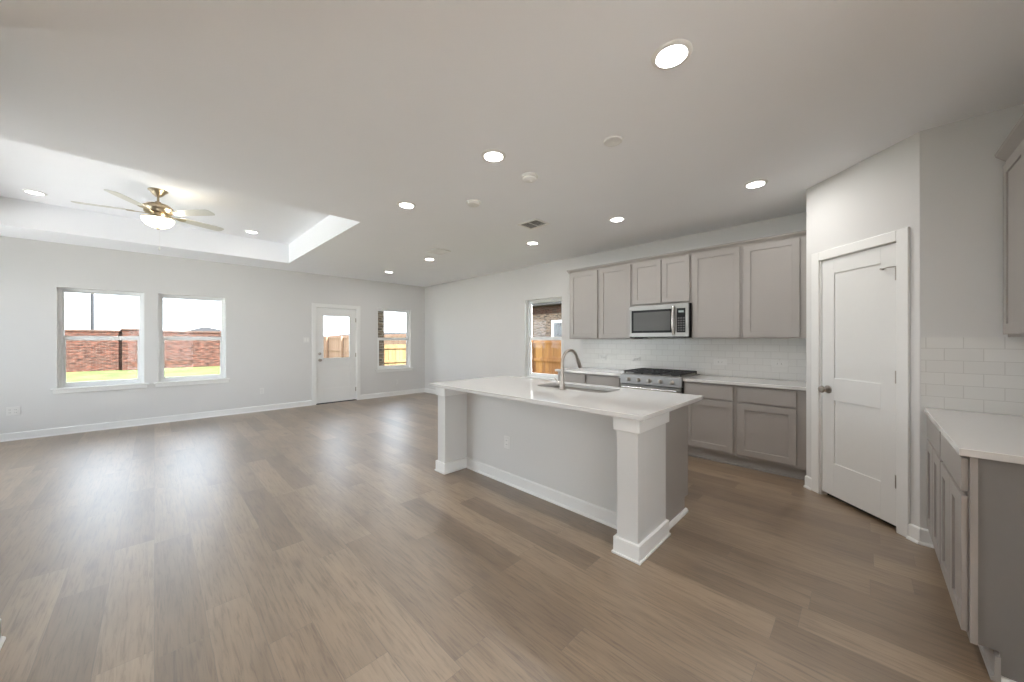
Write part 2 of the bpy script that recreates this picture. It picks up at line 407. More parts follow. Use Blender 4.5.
struct('baseboard_pantry', b, M['trim'], 'white baseboard beside the short counter')
b = MB(); base_profile(b, 'Y', 2.75, D-0.015, XL, 1)
struct('baseboard_left', b, M['trim'], 'white baseboard of the living room side wall')

def casing(mb, x0, x1, zt, w=0.082, t=0.018, y=0.0):
    mb.box(x0-w, x0, y-t, y, 0, zt+w, 0.004); mb.box(x1, x1+w, y-t, y, 0, zt+w, 0.004); mb.box(x0-0.001, x1+0.001, y-t, y, zt, zt+w, 0.004)

# ------------------------------------------------------------------ windows
def make_window(n, label, loc, rz, Wd=0.873):
    """local frame: x along the wall 0..W, y outward (0 = room face), z up from the floor"""
    r = sempty('window_%d' % n, label, loc, rz)
    y0, y1 = 0.075, 0.145; z0, z1 = WZ0, WZ1; zm = 1.385
    f = MB()
    f.box(0, 0.045, y0, y1, z0, z1, 0.003).box(Wd-0.045, Wd, y0, y1, z0, z1, 0.003).box(0.045, Wd-0.045, y0, y1, z1-0.045, z1).box(0.045, Wd-0.045, y0, y1, z0, z0+0.035)
    f.build('window_frame', M['vinyl'], r)
    j = MB()   # drywall return liner, painted white
    j.box(0, 0.006, 0.0, y0, z0, z1).box(Wd-0.006, Wd, 0.0, y0, z0, z1).box(0.006, Wd-0.006, 0.0, y0, z1-0.006, z1)
    j.build('window_return', M['trim'], r)
    lo = MB()
    a, bb = y0+0.008, y0+0.035
    lo.box(0.045, 0.077, a, bb, z0+0.035, zm+0.03, 0.002).box(Wd-0.077, Wd-0.045, a, bb, z0+0.035, zm+0.03, 0.002)
    lo.box(0.077, Wd-0.077, a, bb, zm-0.034, zm+0.03, 0.002).box(0.077, Wd-0.077, a, bb, z0+0.035, z0+0.07, 0.002)
    s1 = lo.build('lower_sash', M['vinyl'], r)
    MB().box(0.07, Wd-0.07, a+0.011, a+0.016, z0+0.06, zm-0.01).build('window_pane', M['glass'], s1)
    up = MB(); a2, b2 = y0+0.036, y0+0.062
    up.box(0.045, 0.062, a2, b2, zm-0.018, z1-0.045).box(Wd-0.062, Wd-0.045, a2, b2, zm-0.018, z1-0.045)
    up.box(0.062, Wd-0.062, a2, b2, zm-0.034, zm+0.03).box(0.062, Wd-0.062, a2, b2, z1-0.062, z1-0.045)
    s2 = up.build('upper_sash', M['vinyl'], r)
    MB().box(0.055, Wd-0.055, a2+0.01, a2+0.015, zm+0.01, z1-0.055).build('window_pane', M['glass'], s2)
    k = MB().box(0.35, 0.38, a-0.012, a, zm+0.008, zm+0.024, 0.002).box(0.50, 0.53, a-0.012, a, zm+0.008, zm+0.024, 0.002)
    k.build('sash_lock', M['vinyl'], s1)
    si = MB().box(-0.05, Wd+0.05, -0.035, y0, z0-0.022, z0+0.001, 0.005)
    si.build('window_sill', M['trim'], r)
    MB().box(-0.03, Wd+0.03, -0.016, 0, z0-0.075, z0-0.022, 0.003).build('window_apron', M['trim'], r)
    return r
make_window(1, 'wide white window showing brick wall and dark pole', (WINS[0][0], D, 0), 0)
make_window(2, 'white window showing brick wall and distant grey roof', (WINS[1][0], D, 0), 0)
make_window(3, 'white window right of the glazed door', (WINS[2][0], D, 0), 0)
make_window(4, 'white window left of the kitchen cabinets', (K, W4[1], 0), -PI/2)

def added_glass_wall(n, label, loc, rz, Wd, panels, z1=2.3):
    """added floor-to-head sliding glass in an unseen wall, letting in extra daylight"""
    r = sempty('window_%d' % n, label, loc, rz)
    f = MB().box(0, 0.05, 0.03, 0.13, 0, z1).box(Wd-0.05, Wd, 0.03, 0.13, 0, z1).box(0.05, Wd-0.05, 0.03, 0.13, z1-0.05, z1).box(0.05, Wd-0.05, 0.03, 0.13, 0, 0.03)
    f.build('window_frame', M['vinyl'], r)
    pw = (Wd-0.1)/panels
    for k in range(panels):
        a, b = 0.05+k*pw, 0.05+(k+1)*pw
        p = MB().wall('Y', 0.06, 0.10, a, b, 0.03, z1-0.05, [(a+0.05, b-0.05, 0.10, z1-0.11)]).build('sliding_panel', M['vinyl'], r)
        MB().box(a+0.045, b-0.045, 0.078, 0.083, 0.095, z1-0.105).build('window_pane', M['glass'], p)
    return r
added_glass_wall(5, 'added sliding glass doors in the unseen rear wall, for daylight', (1.25, YR, 0), PI, 3.5, 3, 2.5)  # unseen, added so daylight enters from behind
added_glass_wall(6, 'added sliding glass doors in the unseen side wall, for daylight', (XL, 4.0, 0), PI/2, 4.0, 4, 2.6)  # unseen, added as the main daylight source from the left

# ------------------------------------------------------------------ glazed back door
d1 = sempty('door_1', 'white back door with a square glass pane in its upper half', (DX0, D, 0), 0)
cs = MB(); casing(cs, 0.0, DX1-DX0, 2.045); cs.build('door_casing', M['trim'], d1)
DW = DX1-DX0
jm = MB().box(0, 0.012, 0, T, 0.0, 2.05).box(DW-0.012, DW, 0, T, 0, 2.05).box(0.012, DW-0.012, 0, T, 2.036, 2.05)
jm.build('door_jamb', M['trim'], d1)
MB().box(0.0, DW, -0.01, T, 0, 0.014).build('threshold', M['threshold_gap_shade'], d1)
sl = MB(); g0, g1, gz0, gz1 = 0.145, 0.690, 0.968, 1.872
sx0, sx1, sz0, sz1, sy0, sy1 = 0.013, DW-0.013, 0.022, 2.034, 0.012, 0.056
sl.wall('Y', sy0+0.01, sy1, sx0, sx1, sz0, sz1, [(g0, g1, gz0, gz1)])
sl.box(sx0, g0, sy0, sy0+0.011, sz0, sz1, 0.002).box(g1, sx1, sy0, sy0+0.011, sz0, sz1, 0.002)
for za, zb in ((sz0, 0.32), (0.787, gz0), (gz1, sz1)): sl.box(g0, g1, sy0, sy0+0.011, za, zb, 0.002)
slab = sl.build('door_slab', M['doorp'], d1)
gf = MB(); m_ = 0.022
gf.box(g0-m_, g0+0.004, sy0-0.008, sy0+0.002, gz0-m_, gz1+m_, 0.003).box(g1-0.004, g1+m_, sy0-0.008, sy0+0.002, gz0-m_, gz1+m_, 0.003)
gf.box(g0, g1, sy0-0.008, sy0+0.002, gz1-0.004, gz1+m_, 0.003).box(g0, g1, sy0-0.008, sy0+0.002, gz0-m_, gz0+0.004, 0.003)
gf.build('glazing_bead', M['doorp'], slab)
MB().box(g0-0.004, g1+0.004, 0.032, 0.037, gz0-0.004, gz1+0.004).build('glass_pane', M['glass'], slab)
kn = MB(); kx = 0.075
kn.lathe([(0, 0), (0.031, 0), (0.031, 0.008), (0.012, 0.012), (0.011, 0.035), (0.024, 0.042), (0.029, 0.055), (0.024, 0.068), (0, 0.072)], (0, 0, 0), 24)
bmesh.ops.transform(kn.bm, matrix=Matrix.Translation((kx, sy0, 0.93)) @ Matrix.Rotation(PI/2, 4, 'X'), verts=kn.bm.verts[:])
kn.build('door_knob', M['nickel'], d1, smooth=True)
db = MB(); db.lathe([(0, 0), (0.03, 0), (0.03, 0.01), (0.012, 0.014), (0.012, 0.02), (0, 0.02)], (0, 0, 0), 24).box(-0.005, 0.005, -0.016, 0.016, 0.018, 0.03, 0.002)
bmesh.ops.transform(db.bm, matrix=Matrix.Translation((kx, sy0, 1.065)) @ Matrix.Rotation(PI/2, 4, 'X'), verts=db.bm.verts[:])
db.build('deadbolt', M['nickel'], d1, smooth=True)
for hz in (0.25, 1.02, 1.80):
    MB().cyl((DW-0.012, 0.004, hz-0.045), (DW-0.012, 0.004, hz+0.045), 0.006, seg=12).box(DW-0.026, DW-0.012, 0.006, 0.013, hz-0.045, hz+0.045).build('door_hinge', M['nickel'], d1)

# ------------------------------------------------------------------ pantry door
d2 = sempty('door_2', 'tall white two panel pantry door in the angled wall', (AX, AY, 0), RZD)
cs = MB(); casing(cs, PX0, PX1, PZ-0.008, w=0.076, t=0.018); cs.build('door_casing', M['trim'], d2)
MB().box(PX0, PX0+0.010, -0.002, 0.11, 0, PZ).box(PX1-0.010, PX1, -0.002, 0.11, 0, PZ).box(PX0+0.01, PX1-0.01, -0.002, 0.11, PZ-0.010, PZ).build('door_jamb', M['trim'], d2)
sl = MB(); a, b_ = PX0+0.013, PX1-0.013
y0 = 0.004; z0, z1 = 0.035, PZ-0.014
sl.box(a, b_, y0+0.009, y0+0.035, z0, z1)
st = 0.112
sl.box(a, a+st, y0, y0+0.01, z0, z1, 0.0015).box(b_-st, b_, y0, y0+0.01, z0, z1, 0.0015)
for za, zb in ((z0, 0.31), (0.842, 1.03), (1.916, z1)): sl.box(a+st, b_-st, y0, y0+0.01, za, zb, 0.0015)
slab = sl.build('door_slab', M['doorp'], d2)
kn = MB()
kn.lathe([(0, 0), (0.033, 0), (0.033, 0.008), (0.013, 0.012), (0.012, 0.035), (0.024, 0.042), (0.030, 0.056), (0.024, 0.070), (0, 0.074)], (0, 0, 0), 28)
bmesh.ops.transform(kn.bm, matrix=Matrix.Translation((a+0.06, y0, 0.93)) @ Matrix.Rotation(PI/2, 4, 'X'), verts=kn.bm.verts[:])
kn.build('door_knob', M['nickel'], d2, smooth=True)
for i, hz in enumerate((0.35, 1.09, 1.82)):
    hg = MB().cyl((b_+0.003, -0.004, hz-0.045), (b_+0.003, -0.004, hz+0.045), 0.006, seg=12).box(b_-0.010, b_, -0.0005, y0+0.002, hz-0.045, hz+0.045).build('door_hinge', M['nickel'], d2)
    if i == 2:
        MB().tube([(b_+0.003, -0.006, hz+0.05), (b_-0.03, -0.03, hz+0.05), (b_-0.085, -0.022, hz+0.05)], 0.0035, 8).cyl((b_-0.085, -0.024, hz+0.05), (b_-0.085, -0.004, hz+0.05), 0.008, seg=12).build('door_stop', M['nickel'], hg)
MB().box(a, b_, 0.05, 0.08, 0.0, 0.034).build('gap_shade_strip', M['threshold_gap_shade'], d2)  # black strip standing in for the shade in the gap below the door

# ------------------------------------------------------------------ cabinets
def shaker(mb, x0, x1, z0, z1, yf, t=0.02, fr=0.062, rec=0.009):
    """shaker front: outer face at yf, thickness t into +y"""
    mb.box(x0+0.002, x1-0.002, yf+rec, yf+t, z0+0.002, z1-0.002)
    mb.box(x0, x0+fr, yf, yf+t-0.002, z0, z1, 0.0015).box(x1-fr, x1, yf, yf+t-0.002, z0, z1, 0.0015)
    mb.box(x0+fr-0.001, x1-fr+0.001, yf, yf+t-0.002, z0, z0+fr, 0.0015).box(x0+fr-0.001, x1-fr+0.001, yf, yf+t-0.002, z1-fr, z1, 0.0015)
def cabinet(name, label, cat, loc, rz, W, Dp, z0, z1, doors=(), drawers=(), toe=False, group=None, inset=(0, 0), m='cab'):
    r = thing(name, label, cat, loc, rz, group)
    b = MB()
    zb = 0.114 if toe else z0
    b.box(inset[0], W-inset[1], 0.02, Dp, zb, z1)
    b.box(0, W, 0, 0.02, zb, z1)
    if toe: b.box(inset[0], W-inset[1], 0.075, Dp, 0.0, zb)
    b.build('cabinet_body', M[m], r)
    if inset[1]:
        tag(MB().box(W-inset[1]-0.0005, W-inset[1]+0.003, 0.0205, Dp, zb, z1-0.001).box(W-inset[1]-0.0005, W-inset[1]+0.003, 0.0755, Dp, 0.0, zb).build('side_panel', M['side_grey'], r), 'plain darker grey side panel')
    for x0, x1, a, c2 in doors:
        d = MB(); shaker(d, x0, x1, a, c2, -0.021); d.build('cabinet_door', M[m], r)
    for x0, x1, a, c2 in drawers:
        MB().box(x0, x1, -0.021, -0.001, a, c2, 0.002).build('drawer_front', M[m], r)
    return r

RK = -PI/2
xu = K-0.33; xb = K-0.61
def upper(label, ya, yb, doors, z0=1.37, z1=2.415):
    W = ya-yb
    return cabinet('wall_cabinet', label, 'cabinet', (xu, ya, 0), RK, W, 0.328, z0, z1, [(ya-p, ya-q_, e, f) for p, q_, e, f in doors], group='wall cabinets on the range wall')
upper('tall grey wall cabinet nearest the kitchen window', 3.335, 2.806, [(3.307, 2.823, 1.385, 2.392)])
upper('tall grey wall cabinet just left of the microwave', 2.804, 2.284, [(2.782, 2.300, 1.385, 2.392)])
upper('short grey two door wall cabinet above the microwave', 2.282, 1.518, [(2.266, 1.886, 1.835, 2.392), (1.870, 1.535, 1.835, 2.392)], z0=1.812)
upper('tall grey wall cabinet just right of the microwave', 1.516, 0.985, [(1.502, 1.004, 1.385, 2.392)])
upper('tall grey wall cabinet nearest the pantry wall', 0.983, AY+0.004, [(0.962, 0.478, 1.385, 2.392)])

def crown(mb, pts_axis):
    pass
cm = MB()
prof = lambda o: [(xu+0.02, 2.405), (xu-0.004, 2.405), (xu-0.008, 2.418), (xu-0.032, 2.442), (xu-0.034, 2.456), (xu+0.02, 2.456)]
cm.prism([(x, z) for x, z in prof(0)], AY+0.004, 3.345, 'Y')
cm.prism([(3.330, 2.405), (3.339, 2.405), (3.343, 2.418), (3.367, 2.442), (3.369, 2.456), (3.330, 2.456)], xu-0.034, K-0.001, 'X')
cm.build('crown_molding', M['cab'])
tag(bpy.data.objects['crown_molding'], 'grey crown molding running along the tops of the range wall cabinets', 'molding')

def base(label, ya, yb, doors, drawers):
    W = ya-yb
    return cabinet('base_cabinet', label, 'cabinet', (xb, ya, 0), RK, W, 0.606, 0, 0.874,
                   [(ya-p, ya-q_, e, f) for p, q_, e, f in doors], [(ya-p, ya-q_, e, f) for p, q_, e, f in drawers], True, 'base cabinets on the range wall')
base('grey base cabinet under the left end of the range wall counter', 3.350, 2.832, [(3.325, 2.850, 0.145, 0.685)], [(3.325, 2.850, 0.705, 0.855)])
base('grey base cabinet just left of the gas range', 2.830, 2.295, [(2.806, 2.315, 0.145, 0.685)], [(2.806, 2.315, 0.705, 0.855)])
base('grey base cabinet just right of the gas range', 1.510, 0.982, [(1.488, 1.006, 0.145, 0.685)], [(1.488, 1.006, 0.705, 0.855)])
base('grey base cabinet nearest the pantry wall', 0.980, AY+0.004, [(0.960, 0.474, 0.145, 0.685)], [(0.960, 0.474, 0.705, 0.855)])
for p, q_, lb in ((AY+0.004, 1.510, 'grey toe board with shoe strip between the range and the pantry'), (2.295, 3.350, 'grey toe board with shoe strip left of the range')):
    o = MB().prism([(xb+0.0745, 0), (xb+0.052, 0), (xb+0.052, 0.012), (xb+0.060, 0.020), (xb+0.062, 0.10), (xb+0.0745, 0.10)], p, q_, 'Y').build('toe_board', M['toe'], origin=(xb+0.06, p, 0))
    tag(o, lb, 'toe board')

# right hand short counter run (faces +y); local x runs toward -x
RY = -0.302
cx1 = XB-0.002
def rcab(label, xa, xc, doors, drawers, inset=(0, 0)):
    return cabinet('base_cabinet', label, 'cabinet', (xa, RY, 0), PI, xa-xc, 0.625, 0, 0.874,
                   [(xa-p, xa-q_, e, f) for p, q_, e, f in doors], [(xa-p, xa-q_, e, f) for p, q_, e, f in drawers], True, 'base cabinets of the short counter', inset)
rcab('grey base cabinet of the short counter, beside the pantry wall', cx1, 2.962, [(cx1-0.03, 3.272, 0.145, 0.705), (3.262, 2.975, 0.145, 0.705)], [(cx1-0.03, 2.975, 0.725, 0.862)])
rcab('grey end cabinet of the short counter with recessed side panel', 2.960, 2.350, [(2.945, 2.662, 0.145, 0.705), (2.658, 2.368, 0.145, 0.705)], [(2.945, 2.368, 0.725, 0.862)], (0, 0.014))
o = MB().prism([(RY-0.0745, 0), (RY-0.050, 0), (RY-0.050, 0.012), (RY-0.058, 0.020), (RY-0.060, 0.10), (RY-0.0745, 0.10)], 2.345, cx1, 'X').build('toe_board', M['toe'], origin=(2.35, RY, 0))
tag(o, 'grey toe board with shoe strip at the foot of the short counter', 'toe board')
o = MB().prism([(2.360, 0), (2.340, 0), (2.340, 0.012), (2.350, 0.024), (2.360, 0.024)], RY-0.62, RY-0.0755, 'Y').build('shoe_molding', M['trim'], origin=(2.35, RY-0.3, 0))
tag(o, 'narrow shoe molding along the side panel of the short counter', 'molding')
ru = cabinet('wall_cabinet', 'grey wall cabinet high above the short tiled counter', 'cabinet', (cx1, -0.60, 0), PI, 0.86, 0.328, 1.37, 2.415,
             [(0.020, 0.435, 1.385, 2.392), (0.440, 0.84, 1.385, 2.392)])
cm = MB()
cm.prism([(-0.62, 2.405), (-0.598, 2.405), (-0.592, 2.418), (-0.556, 2.455), (-0.552, 2.472), (-0.62, 2.472)], cx1-0.86, cx1, 'X')
o = cm.build('crown_molding', M['cab'], origin=(cx1, -0.6, 2.405)); tag(o, 'grey crown molding on the cabinet above the short counter', 'molding')

# ------------------------------------------------------------------ countertops and tile
CT0, CT = 0.8755, 0.906
def slabtop(label, *a, name='countertop'):
    o = MB().box(*a, CT0, CT, 0.003).build(name, M['quartz'], origin=(a[0], a[2], CT0)); return tag(o, label, 'countertop')
slabtop('white quartz countertop between the kitchen window and the range', xb-0.035, K-0.009, 2.292, 3.385)
slabtop('white quartz countertop between the range and the pantry', xb-0.035, K-0.009, AY+0.003, 1.513)
slabtop('white quartz countertop of the short counter by the pantry door', 2.335, XB-0.009, -0.928, -0.272)
def tilepanel(label, x0, x1, y0, y1, z0, z1):
    o = MB().box(x0, x1, y0, y1, z0, z1).build('tile_backsplash', M['tile'], origin=((x0+x1)/2, (y0+y1)/2, z0)); return tag(o, label, 'backsplash')
tilepanel('white subway tile backsplash behind the range', K-0.0085, K-0.0005, AY+0.003, 3.30, CT+0.0005, 1.3695)
tilepanel('white subway tile backsplash above the short counter', XB-0.0085, XB-0.0005, -0.928, YB-0.004, CT+0.0005, 1.369)

# ------------------------------------------------------------------ island
isl = thing('kitchen_island', 'long white kitchen island with end posts and knee space', 'kitchen island', (2.05, 0.98, 0))
def isb(mb, name, m, parent=isl, **kw):
    bmesh.ops.translate(mb.bm, vec=Vector((-2.05, -0.98, 0)), verts=mb.bm.verts[:]); return mb.build(name, m, parent, **kw)
IY0, IY1 = 0.985, 3.155
PXo, PXi = 2.075, 2.352
SX0, SX1, SY0, SY1 = 2.645, 2.985, 1.56, 2.32
# knee wall and posts
isb(MB().box(PXi, 2.44, IY0+0.14, IY1-0.13, 0, CT0-0.001), 'knee_wall', M['island'])
for ya, yb in ((IY0, IY0+0.14), (IY1-0.13, IY1)):
    x1 = 2.500
    p = isb(MB().box(PXo, x1, ya, yb, 0, CT0-0.001, 0.002), 'end_post', M['island'])
    e = 0.018
    q = MB()
    q.box(PXo-e, x1+e, ya-e, yb+e, 0.0, 0.105, 0.004).box(PXo-e-0.008, x1+e+0.008, ya-e-0.008, yb+e+0.008, 0, 0.014, 0.003)
    isb(q, 'post_base', M['trim'], p)
    isb(MB().box(PXo-e, x1+e, ya-e, yb+e, 0.785, CT0-0.001, 0.003), 'post_cap', M['trim'], p)
b = MB(); base_profile(b, 'Y', IY0+0.15, IY1-0.14, PXi, -1)
isb(b, 'island_baseboard', M['trim'])
# cabinets on the kitchen side
cb = MB().box(2.44, 3.02, 1.015, SY0-0.04, 0.114, CT0-0.001).box(2.44, 3.02, SY1+0.04, IY1-0.03, 0.114, CT0-0.001)
cb.box(2.44, 3.02, SY0-0.04, SY1+0.04, 0.114, 0.60).box(2.999, 3.02, SY0-0.04, SY1+0.04, 0.60, 0.83).box(2.44, 2.945, 1.015, IY1-0.03, 0, 0.114)
cab_i = isb(cb, 'cabinet_body', M['cab'])
y = 1.03
for wd in (0.45, 0.38, 0.38, 0.46, 0.36):
    d = MB(); bm2 = MB(); shaker(bm2, 0, wd-0.02, 0.145, 0.685, -0.021)
    bmesh.ops.transform(bm2.bm, matrix=Matrix.Translation((3.02, y+0.01, 0)) @ Matrix.Rotation(PI/2, 4, 'Z'), verts=bm2.bm.verts[:])
    isb(bm2, 'cabinet_door', M['cab'])
    isb(MB().box(3.021, 3.041, y+0.01, y+wd-0.01, 0.705, 0.855, 0.002), 'drawer_front', M['cab'])
    y += wd
b = MB().prism([(1.014, 0), (0.992, 0), (0.992, 0.014), (1.002, 0.028), (1.014, 0.028)], 2.527, 2.96, 'X')
isb(b, 'shoe_strip', M['trim'])

# island countertop with sink cut-out
IX0, IX1, IYa, IYb = 2.010, 3.105, 0.925, 3.215
def rrect(x0, x1, y0, y1, r, n=6):
    pts = []
    for cx_, cy_, a0 in ((x1-r, y1-r, 0), (x0+r, y1-r, PI/2), (x0+r, y0+r, PI), (x1-r, y0+r, 3*PI/2)):
        for k in range(n+1):
            t = a0 + k/n*PI/2; pts.append((cx_+r*math.cos(t), cy_+r*math.sin(t)))
    return pts
bm = bmesh.new()
inn = rrect(SX0, SX1, SY0, SY1, 0.06)
def outp(i, n=6):
    cidx = i//(n+1); return [(IX1, IYb), (IX0, IYb), (IX0, IYa), (IX1, IYa)][cidx]
rings = []
for z in (CT0, CT):
    rings.append(([bm.verts.new((*p, z)) for p in inn], [bm.verts.new((*c_, z)) for c_ in [(IX1, IYb), (IX0, IYb), (IX0, IYa), (IX1, IYa)]]))
N = len(inn)
for ri, (iv, ov) in enumerate(rings):
    for i in range(N):
        a_, b2_ = iv[i], iv[(i+1) % N]; ca, cb_ = i//7, ((i+1) % N)//7
        fs = (a_, ov[ca], b2_) if ca == cb_ else (a_, ov[ca], ov[cb_], b2_)
        bm.faces.new(fs if ri else fs[::-1])
for i in range(N):
    bm.faces.new((rings[0][0][i], rings[0][0][(i+1) % N], rings[1][0][(i+1) % N], rings[1][0][i]))
for i in range(4):
    bm.faces.new((rings[0][1][i], rings[0][1][(i+1) % 4], rings[1][1][(i+1) % 4], rings[1][1][i]))
bmesh.ops.recalc_face_normals(bm, faces=bm.faces[:])
t_ = MB(); t_.bm.free(); t_.bm = bm
o = t_.build('island_countertop', M['quartz'], origin=(IX0, IYa, CT0), bevel=0.003)
tag(o, 'large white quartz slab with sink cut-out on top of the kitchen island', 'countertop')

# sink
sk = thing('kitchen_sink', 'undermount stainless steel sink sunk into the island top', 'sink', ((SX0+SX1)/2, (SY0+SY1)/2, 0.68))
bm = bmesh.new(); prev = None; z_ = [CT0-0.001-0.68, CT0-0.001-0.68, 0.03, 0.006, 0.0]
hx, hy = (SX1-SX0)/2, (SY1-SY0)/2
for (g, z, r) in ((0.02, z_[0], 0.075), (-0.0, z_[1], 0.06), (-0.004, 0.03, 0.06), (-0.02, 0.008, 0.05), (-0.13, 0.0, 0.03)):
    ring = [bm.verts.new((*p, z)) for p in rrect(-hx-g, hx+g, -hy-g, hy+g, r)]
    if prev:
        for i in range(N): bm.faces.new((prev[i], prev[(i+1) % N], ring[(i+1) % N], ring[i]))
    prev = ring
bm.faces.new(prev); bmesh.ops.recalc_face_normals(bm, faces=bm.faces[:])
t_ = MB(); t_.bm.free(); t_.bm = bm
o = t_.build('sink_bowl', M['steel'], sk, smooth=True)
md = o.modifiers.new('thick', 'SOLIDIFY'); md.thickness = 0.002
MB().lathe([(0, 0.004), (0.035, 0.005), (0.045, 0.003), (0.045, 0.001)], seg=24).build('sink_drain', M['nickel'], sk, smooth=True)

# faucet
FX, FY = 2.595, 1.945
fc = thing('kitchen_faucet', 'brushed nickel gooseneck faucet standing behind the island sink', 'faucet', (FX, FY, CT))
MB().lathe([(0, 0), (0.030, 0), (0.030, 0.006), (0.024, 0.012), (0.021, 0.06), (0.019, 0.11), (0.0145, 0.13), (0, 0.13)]).build('faucet_base', M['nickel'], fc, smooth=True)
pts = [(0, 0, 0.12), (0, 0, 0.18), (0, 0, 0.235)]
R = 0.118
for k in range(1, 15):
    t = PI - k/14*(PI*0.86); pts.append((R+R*math.cos(t), 0, 0.235+R*math.sin(t)))
lx, lz = pts[-1][0], pts[-1][2]; px, pz = pts[-2][0], pts[-2][2]
dx, dz = lx-px, lz-pz; L_ = math.hypot(dx, dz); dx /= L_; dz /= L_
pts.append((lx+dx*0.03, 0, lz+dz*0.03))
MB().tube(pts, 0.0135, 18).build('spout', M['nickel'], fc, smooth=True)
h0 = Vector((lx+dx*0.025, 0, lz+dz*0.025)); dv = Vector((dx, 0, dz))
MB().cyl(h0, h0+dv*0.012, 0.0165).cyl(h0+dv*0.012, h0+dv*0.085, 0.0165, 0.0195).cyl(h0+dv*0.085, h0+dv*0.095, 0.017).build('spray_head', M['nickel'], fc, smooth=True)
hb = MB().cyl((0, 0.015, 0.055), (0, 0.046, 0.055), 0.016, seg=20).tube([(0, 0.040, 0.058), (0.0, 0.062, 0.072), (0.0, 0.085, 0.098)], [0.007, 0.006, 0.005], 12)
hb.build('lever_handle', M['nickel'], fc, smooth=True)

# ------------------------------------------------------------------ gas range
ry0, ry1 = 1.5165, 2.2885; RW = ry1-ry0
rg = thing('gas_range', 'stainless steel gas range with five front knobs and black grates', 'stove', (4.325, ry1, 0), RK)
# local: x 0..RW, y into the wall 0..0.63
RD = 0.63
MB().box(0.0, RW, 0.03, RD, 0.09, 0.895, 0.003).box(0.04, RW-0.04, 0.08, RD-0.05, 0.0, 0.09).build('range_body', M['black'], rg)
MB().box(-0.0, RW, -0.0, RD, 0.895, 0.918, 0.004).build('cooktop', M['steel'], rg)
MB().prism([(-0.02, 0.795), (0.03, 0.795), (0.03, 0.895), (0.0, 0.908), (-0.012, 0.904)], 0.0, RW, 'X').build('control_panel', M['steel'], rg)
for k in range(5):
    kx = 0.115 + k*0.1365
    kk = MB()
    kk.lathe([(0, 0), (0.026, 0), (0.026, 0.006), (0.019, 0.009), (0.0185, 0.03), (0.016, 0.033), (0, 0.033)], seg=24).box(-0.004, 0.004, -0.019, 0.019, 0.03, 0.040, 0.001)
    bmesh.ops.transform(kk.bm, matrix=Matrix.Translation((kx, -0.0175, 0.850)) @ Matrix.Rotation(PI/2-0.07, 4, 'X'), verts=kk.bm.verts[:])
    kk.build('control_knob', M['nickel'], rg, smooth=True)
od = MB().wall('Y', -0.012, 0.03, 0.008, RW-0.008, 0.27, 0.785, [(0.12, RW-0.12, 0.38, 0.64)])
odr = od.build('oven_door', M['steel'], rg)
MB().box(0.115, RW-0.115, -0.006, 0.01, 0.375, 0.645).build('oven_window', M['bglass'], odr)
MB().cyl((0.04, -0.055, 0.752), (RW-0.04, -0.055, 0.752), 0.0125, seg=16).box(0.065, 0.09, -0.055, -0.01, 0.742, 0.762, 0.003).box(RW-0.09, RW-0.065, -0.055, -0.01, 0.742, 0.762, 0.003).build('oven_handle', M['bright'], odr, smooth=True)
MB().box(0.008, RW-0.008, -0.010, 0.03, 0.10, 0.258, 0.004).build('storage_drawer', M['steel'], rg)
for k in range(3):
    x0 = 0.025 + k*(RW-0.05)/3 + 0.002; x1 = 0.025 + (k+1)*(RW-0.05)/3 - 0.002
    g = MB(); zt = 0.957; yA, yB_ = 0.045, RD-0.035
    for xx in (x0, x1-0.012): g.box(xx, xx+0.012, yA, yB_, zt-0.02, zt, 0.002)
    for yy in (yA, (yA+yB_)/2-0.006, yB_-0.012): g.box(x0, x1, yy, yy+0.012, zt-0.02, zt, 0.002)
    xm = (x0+x1)/2
    g.box(xm-0.006, xm+0.006, yA, yB_, zt-0.014, zt, 0.002)
    for yc in (yA+0.135, yB_-0.135):
        g.box(x0, x1, yc-0.006, yc+0.006, zt-0.014, zt, 0.002)
    for xx in (x0+0.002, x1-0.012):
        for yy in (yA+0.002, yB_-0.014): g.box(xx, xx+0.01, yy, yy+0.01, 0.917, zt-0.01)
    g.build('burner_grate', M['iron'], rg)
    for yc in (yA+0.135, yB_-0.135):
        MB().lathe([(0, 0.938), (0.034, 0.938), (0.038, 0.932), (0.038, 0.926), (0.048, 0.924), (0.05, 0.917)], (xm, yc, 0), 24).build('burner_cap', M['iron'], rg, smooth=True)

# ------------------------------------------------------------------ microwave
mx0, mx1 = 1.522, 2.278; MW = mx1-mx0; mz0, mz1 = 1.385, 1.808
mw = thing('microwave_oven', 'stainless steel over-the-range microwave with dark window and curved handle', 'microwave', (K-0.42, mx1, mz0), RK)
MH = mz1-mz0
MB().box(0, MW, 0.035, 0.40, 0, MH, 0.003).box(0.02, 0.16, 0.10, 0.20, -0.008, 0.0).build('microwave_body', M['black'], mw)
hx0, hx1, hz0, hz1 = 0.025, MW-0.205, 0.062, MH-0.062
f = MB().wall('Y', 0.0, 0.035, 0.0, MW-0.150, 0.012, MH-0.004, [(hx0, hx1+0.012, hz0, hz1)])
dr = f.build('microwave_door', M['steel'], mw)
MB().box(hx0-0.001, hx1+0.013, 0.006, 0.030, hz0-0.001, hz1+0.001).build('window_border', M['black'], dr)
MB().box(hx0+0.028, hx1-0.012, 0.003, 0.008, hz0+0.028, hz1-0.028, 0.001).build('window_screen', M['mesh'], dr)
hp = []
for k in range(13):
    t = k/12; hp.append((MW-0.175-0.0, -0.012-0.032*math.sin(PI*t), 0.035+t*(MH-0.07)))
MB().tube(hp, 0.0135, 14).build('door_handle', M['bright'], dr, smooth=True)
f = MB().wall('Y', 0.0, 0.035, MW-0.149, MW, 0.012, MH-0.004, [(MW-0.140, MW-0.035, 0.062, MH-0.062)])
cpn = f.build('control_frame', M['steel'], mw)
